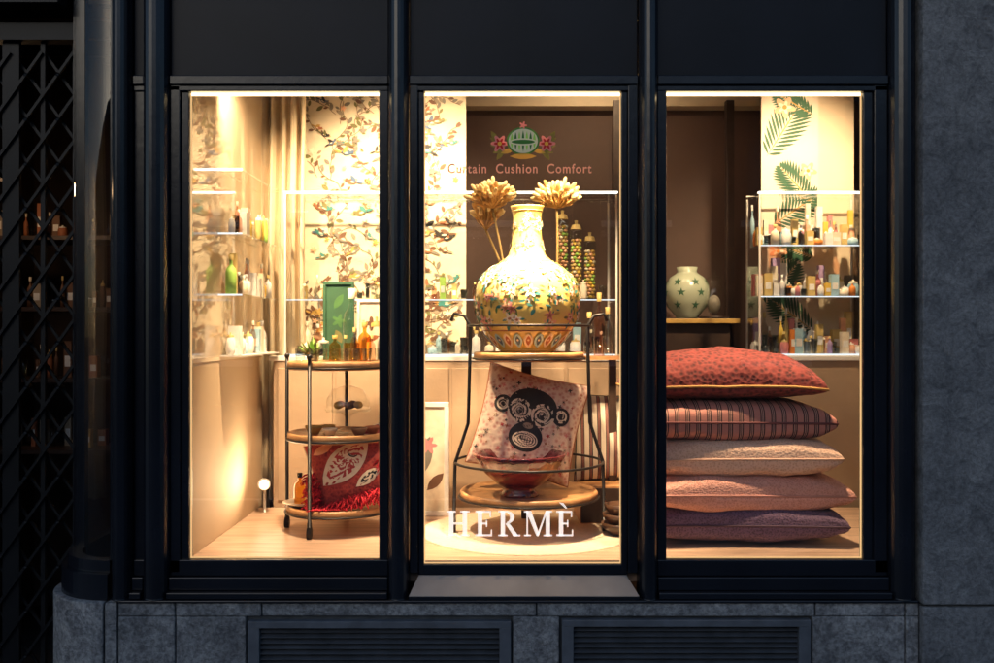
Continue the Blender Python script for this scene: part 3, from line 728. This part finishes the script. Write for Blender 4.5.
b.lathe([(0,0),(.045,0),(.04,.008),(.012,.02),(.01,.06),(.03,.075),(.085,.08),(.09,.09),(.084,.092),(0,.083)],(-.575,.50,z),gl[3],32)
b.lathe([(.085,.093),(.082,.13),(.06,.165),(.02,.178),(.01,.18),(.014,.2),(0,.205)],(-.575,.50,z),clear,32)
for i in range(5): b.ell((-.575+.04*math.cos(i*1.25),.5+.04*math.sin(i*1.25),z+.105),(.018,.018,.015),P[['ochre','brown','peach'][i%3]])
b.obj('glass_cake_stand')
b=B()
for x,y,r in((-.70,.47,.035),(-.63,.42,.03),(-.52,.42,.032),(-.48,.5,.03),(-.66,.55,.03)):
    b.lathe([(0,0),(r*.5,0),(r*.9,r*.7),(r,r*.95),(r*.92,r*.95),(r*.4,r*.2),(0,r*.15)],(x,y,z-.005),P[R.choice(['brown','ochre','rust','cream'])],20)
b.obj('small_bowls')
b=B(); b.lathe([(0,0),(.06,0),(.09,.012),(.085,.012),(0,.006)],(-.74,.52,.93),P['cream'],26); bottle(b,-.76,.5,.935,.12,.022,gl[0],P['black']); b.obj('cruet_plate')
b=B(); 
for i,(x,zt) in enumerate(((.38,1.58),(.42,1.66),(.455,1.6))): bottle(b,x,.75,1.50,zt-1.50+.1,.022,gl[(3,2,3)[i]],P['gold'],14)
b.box(.33,.62,.68,.83,1.485,1.4995,wood); b.box(.46,.49,.74,.77,.985,1.485,darkw); b.obj('side_table')
b=B(); b.lathe([(.0,.006),(.405,.006),(.41,.002),(.41,0)],(.115,.5,.8302),M('rug',(.74,.60,.45),.9,var=.1,scale=60,bump=.3,bscale=200),72); b.obj('round_rug')
# ------------------------------------------------------------------ glass graphics
decw=vinyl('vinyl_lettering_glow',(.9,.9,.9),.6,.65); decp=vinyl('vinyl_lettering_pink',(.66,.36,.32),.6,.10)  # emission added so the letters shine white; they are no lamp
b=B(); kk=0
H=.084
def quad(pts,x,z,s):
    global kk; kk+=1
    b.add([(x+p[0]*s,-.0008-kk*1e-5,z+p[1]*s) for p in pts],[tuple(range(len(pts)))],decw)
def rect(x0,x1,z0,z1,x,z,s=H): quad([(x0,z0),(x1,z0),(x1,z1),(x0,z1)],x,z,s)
def E(x,z):
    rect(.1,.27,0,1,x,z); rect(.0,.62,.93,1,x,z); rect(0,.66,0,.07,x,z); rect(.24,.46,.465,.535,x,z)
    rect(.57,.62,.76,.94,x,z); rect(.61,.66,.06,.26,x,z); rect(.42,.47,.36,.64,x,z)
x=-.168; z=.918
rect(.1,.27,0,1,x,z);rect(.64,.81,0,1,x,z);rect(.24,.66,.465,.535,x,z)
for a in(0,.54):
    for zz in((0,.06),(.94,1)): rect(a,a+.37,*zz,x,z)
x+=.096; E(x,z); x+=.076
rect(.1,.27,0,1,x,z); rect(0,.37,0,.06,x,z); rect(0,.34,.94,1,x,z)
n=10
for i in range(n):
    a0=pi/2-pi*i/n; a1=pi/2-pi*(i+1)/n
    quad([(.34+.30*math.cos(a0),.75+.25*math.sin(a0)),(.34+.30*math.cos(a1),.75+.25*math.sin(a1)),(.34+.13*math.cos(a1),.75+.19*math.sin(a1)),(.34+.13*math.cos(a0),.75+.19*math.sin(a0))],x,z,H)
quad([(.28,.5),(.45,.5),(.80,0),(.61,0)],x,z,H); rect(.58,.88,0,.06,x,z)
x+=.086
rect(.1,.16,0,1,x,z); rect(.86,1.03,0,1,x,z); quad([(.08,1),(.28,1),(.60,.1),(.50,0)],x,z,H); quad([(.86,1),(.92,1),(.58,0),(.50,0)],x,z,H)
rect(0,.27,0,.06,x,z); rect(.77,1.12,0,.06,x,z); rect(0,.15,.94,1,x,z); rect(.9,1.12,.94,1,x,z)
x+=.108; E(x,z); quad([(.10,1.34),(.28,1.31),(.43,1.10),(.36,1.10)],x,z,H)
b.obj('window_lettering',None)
cu=bpy.data.curves.new('t','FONT'); cu.body='Curtain  Cushion  Comfort'; cu.size=.044; cu.space_character=1.16; cu.align_x='LEFT'; cu.offset=.0006
to=bpy.data.objects.new('t',cu); bpy.context.scene.collection.objects.link(to)
bpy.context.view_layer.update()
me=bpy.data.meshes.new_from_object(to.evaluated_get(bpy.context.evaluated_depsgraph_get()))
bpy.data.objects.remove(to)
w=max(v.co.x for v in me.vertices); sc=.480/w
for v in me.vertices: v.co=Vector((-.165+v.co.x*sc,-.0008,2.128+v.co.y*1.0))
me.materials.clear(); me.materials.append(decp); o=bpy.data.objects.new('window_slogan',me); bpy.context.scene.collection.objects.link(o)
b=B(); k=0; mp=lambda u,v,l:(.087+u,-.0008-l*2,2.232+v)
for sx in(-1,1):
    for q in range(5): a=q*.5-1; b.star(mp,sx*(.075+.012*q*.4),-.012+.014*(q-2),leafo(.05,.009,a if sx>0 else pi-a),VP['olive'],lf())
    b.star(mp,sx*.078,-.006,flower(.031,6,36,.22),VP['pink'],lf()); b.star(mp,sx*.078,-.006,flower(.02,6,36,.3),VP['red'],lf()); b.star(mp,sx*.078,-.006,circ(.007,12),VP['yellow'],lf())
    b.star(mp,sx*.05,-.03,leafo(.05,.008,-.3*sx),VP['ochre'],lf())
b.star(mp,0,.003,circ(.055,40,.047),VP['green'],lf()); b.star(mp,0,.003,circ(.049,40,.041),VP['cream'],lf())
for q in range(-3,4): b.star(mp,q*.0125,.003,leafo(.072-.006*abs(q),.0045,pi/2),VP['lime' if q%2 else 'green'],lf())
b.star(mp,0,.0,circ(.045,30,.012),VP['cream'],lf()); b.star(mp,0,0,circ(.039,30,.007),VP['green'],lf())
b.star(mp,0,.055,flower(.014,5),VP['pink'],lf()); b.star(mp,0,-.048,leafo(.09,.01,0),VP['ochre'],lf())
b.obj('window_crest')
# ------------------------------------------------------------------ lamps
WARM=(1,.72,.43)
def spot(p,t,pw,ang=60,blend=.6,size=.03,col=WARM,fix=True):
    ld=bpy.data.lights.new('spot_bulb','SPOT'); ld.energy=pw; ld.spot_size=math.radians(ang); ld.spot_blend=blend; ld.shadow_soft_size=size; ld.color=col
    o=bpy.data.objects.new('spot_bulb',ld); bpy.context.scene.collection.objects.link(o)
    d=(Vector(t)-Vector(p)); Q=d.to_track_quat('-Z','Y'); X=Matrix.Translation(p)@Q.to_matrix().to_4x4()
    if fix:
        b=B()
        b.lathe([(.0,.10),(.03,.10),(.036,.09),(.036,.0),(.038,-.012),(.032,-.012),(.03,.02)],(0,0,0),white,20,X)
        b.lathe([(0,.022),(.03,.022)],(0,0,0),ledt,20,X)
        q=b.obj('spotlight'); o.parent=q; 
    o.location=p; o.rotation_euler=Q.to_euler()
    return o
spot((-.70,.22,2.52),(-.62,.55,1.3),235,62)
spot((-.45,.62,2.92),(-.55,1.45,1.9),225,80,.9)
spot((-.95,.35,2.65),(-1.0,1.0,1.9),125,85,.9)
spot((.10,.18,2.58),(.12,.5,1.75),300,40,.8)
spot((.16,.12,2.52),(.12,.45,.9),330,54,.9)
spot((-.05,.62,2.92),(-.35,1.45,2.1),180,75,.9)
spot((.40,.25,2.56),(.30,.78,1.7),110,62)
spot((.12,.42,2.75),(.12,.80,2.15),80,50,.7)  # added lamp, only to brighten the dried flowers
spot((.92,.08,2.55),(.92,.36,1.3),185,58,.8)
spot((1.30,.62,2.92),(1.40,1.33,2.1),170,78,.9)
spot((1.0,1.2,2.95),(1.0,1.85,1.8),28,50,.9)
spot((.55,1.3,3.02),(.5,2.2,2.2),34,120,1)  # added unseen ceiling lamp that lifts the back of the shop
b=B(); X=Matrix.Translation((-.99,.88,.95))@Vector((.99,-4.08,.67)).to_track_quat('-Z','Y').to_matrix().to_4x4()
b.lathe([(0,.07),(.022,.07),(.026,.0),(.026,-.03),(.022,-.03),(.020,.01)],(0,0,0),white,20,X); b.lathe([(0,.008),(.019,.008)],(0,0,0),emit('lamp_face',(1,.85,.6),6),20,X)
b.tube([(-.99,.89,.831),(-.99,.89,.93)],.006,white); q=b.obj('floor_spotlight')
spot((-.91,.74,.97),(-1.04,.55,1.15),16,150,1,fix=False,size=.1).parent=q
b=B()
for z in(1.0,1.35,1.7,2.05): b.box(-2.65,-1.52,1.5,1.8,z,z+.02,darkw); goods(b,-2.6,-1.56,1.56,1.7,z+.0205,['ochre','brown','brown','rust','taupe'],.03,.2)
b.box(-2.66,-2.64,1.5,1.8,0,2.4,darkw); b.obj('entrance_shelves')
ld=bpy.data.lights.new('entrance_bulb','POINT'); ld.energy=4; ld.color=(1,.6,.3); ld.shadow_soft_size=.04
o=bpy.data.objects.new('entrance_bulb',ld); o.location=(-2.25,1.0,2.25); bpy.context.scene.collection.objects.link(o)
b=B(); b.lathe([(.09,0),(.05,.07),(.01,.09),(0,.09)],(-2.25,1.0,2.27),black,24); b.tube([(-2.25,1.0,2.35),(-2.25,1.0,3.2)],.004,black); q=b.obj('pendant_lamp'); o.parent=q
# ------------------------------------------------------------------ sky, sun, camera
w=bpy.data.worlds.new("World"); bpy.context.scene.world=w; w.use_nodes=True
EL=math.radians(13); AZ=math.radians(205)
nt=w.node_tree; sk=nt.nodes.new('ShaderNodeTexSky'); sk.sky_type='NISHITA'; sk.sun_disc=False
sk.sun_elevation=EL; sk.sun_rotation=AZ; sk.ozone_density=3.0; sk.dust_density=1.5
bg=nt.nodes['Background']; bg.inputs[1].default_value=.15; nt.links.new(sk.outputs[0],bg.inputs[0])
sd=bpy.data.lights.new('sun','SUN'); sd.energy=.10; sd.angle=math.radians(30); sd.color=(1,.92,.85)
so=bpy.data.objects.new('sun',sd); bpy.context.scene.collection.objects.link(so)
dv=Vector((math.sin(AZ)*math.cos(EL),math.cos(AZ)*math.cos(EL),math.sin(EL))); so.rotation_euler=dv.to_track_quat('Z','Y').to_euler()
cd=bpy.data.cameras.new('camera'); co=bpy.data.objects.new('camera',cd); bpy.context.scene.collection.objects.link(co)
co.location=(0,-3.2,1.6); co.rotation_euler=(pi/2,0,0); cd.lens=34.77; cd.sensor_width=36; cd.clip_end=2000; cd.clip_start=.05
sc=bpy.context.scene; sc.camera=co
sc.view_settings.view_transform='Standard'; sc.view_settings.look='None'; sc.view_settings.exposure=0
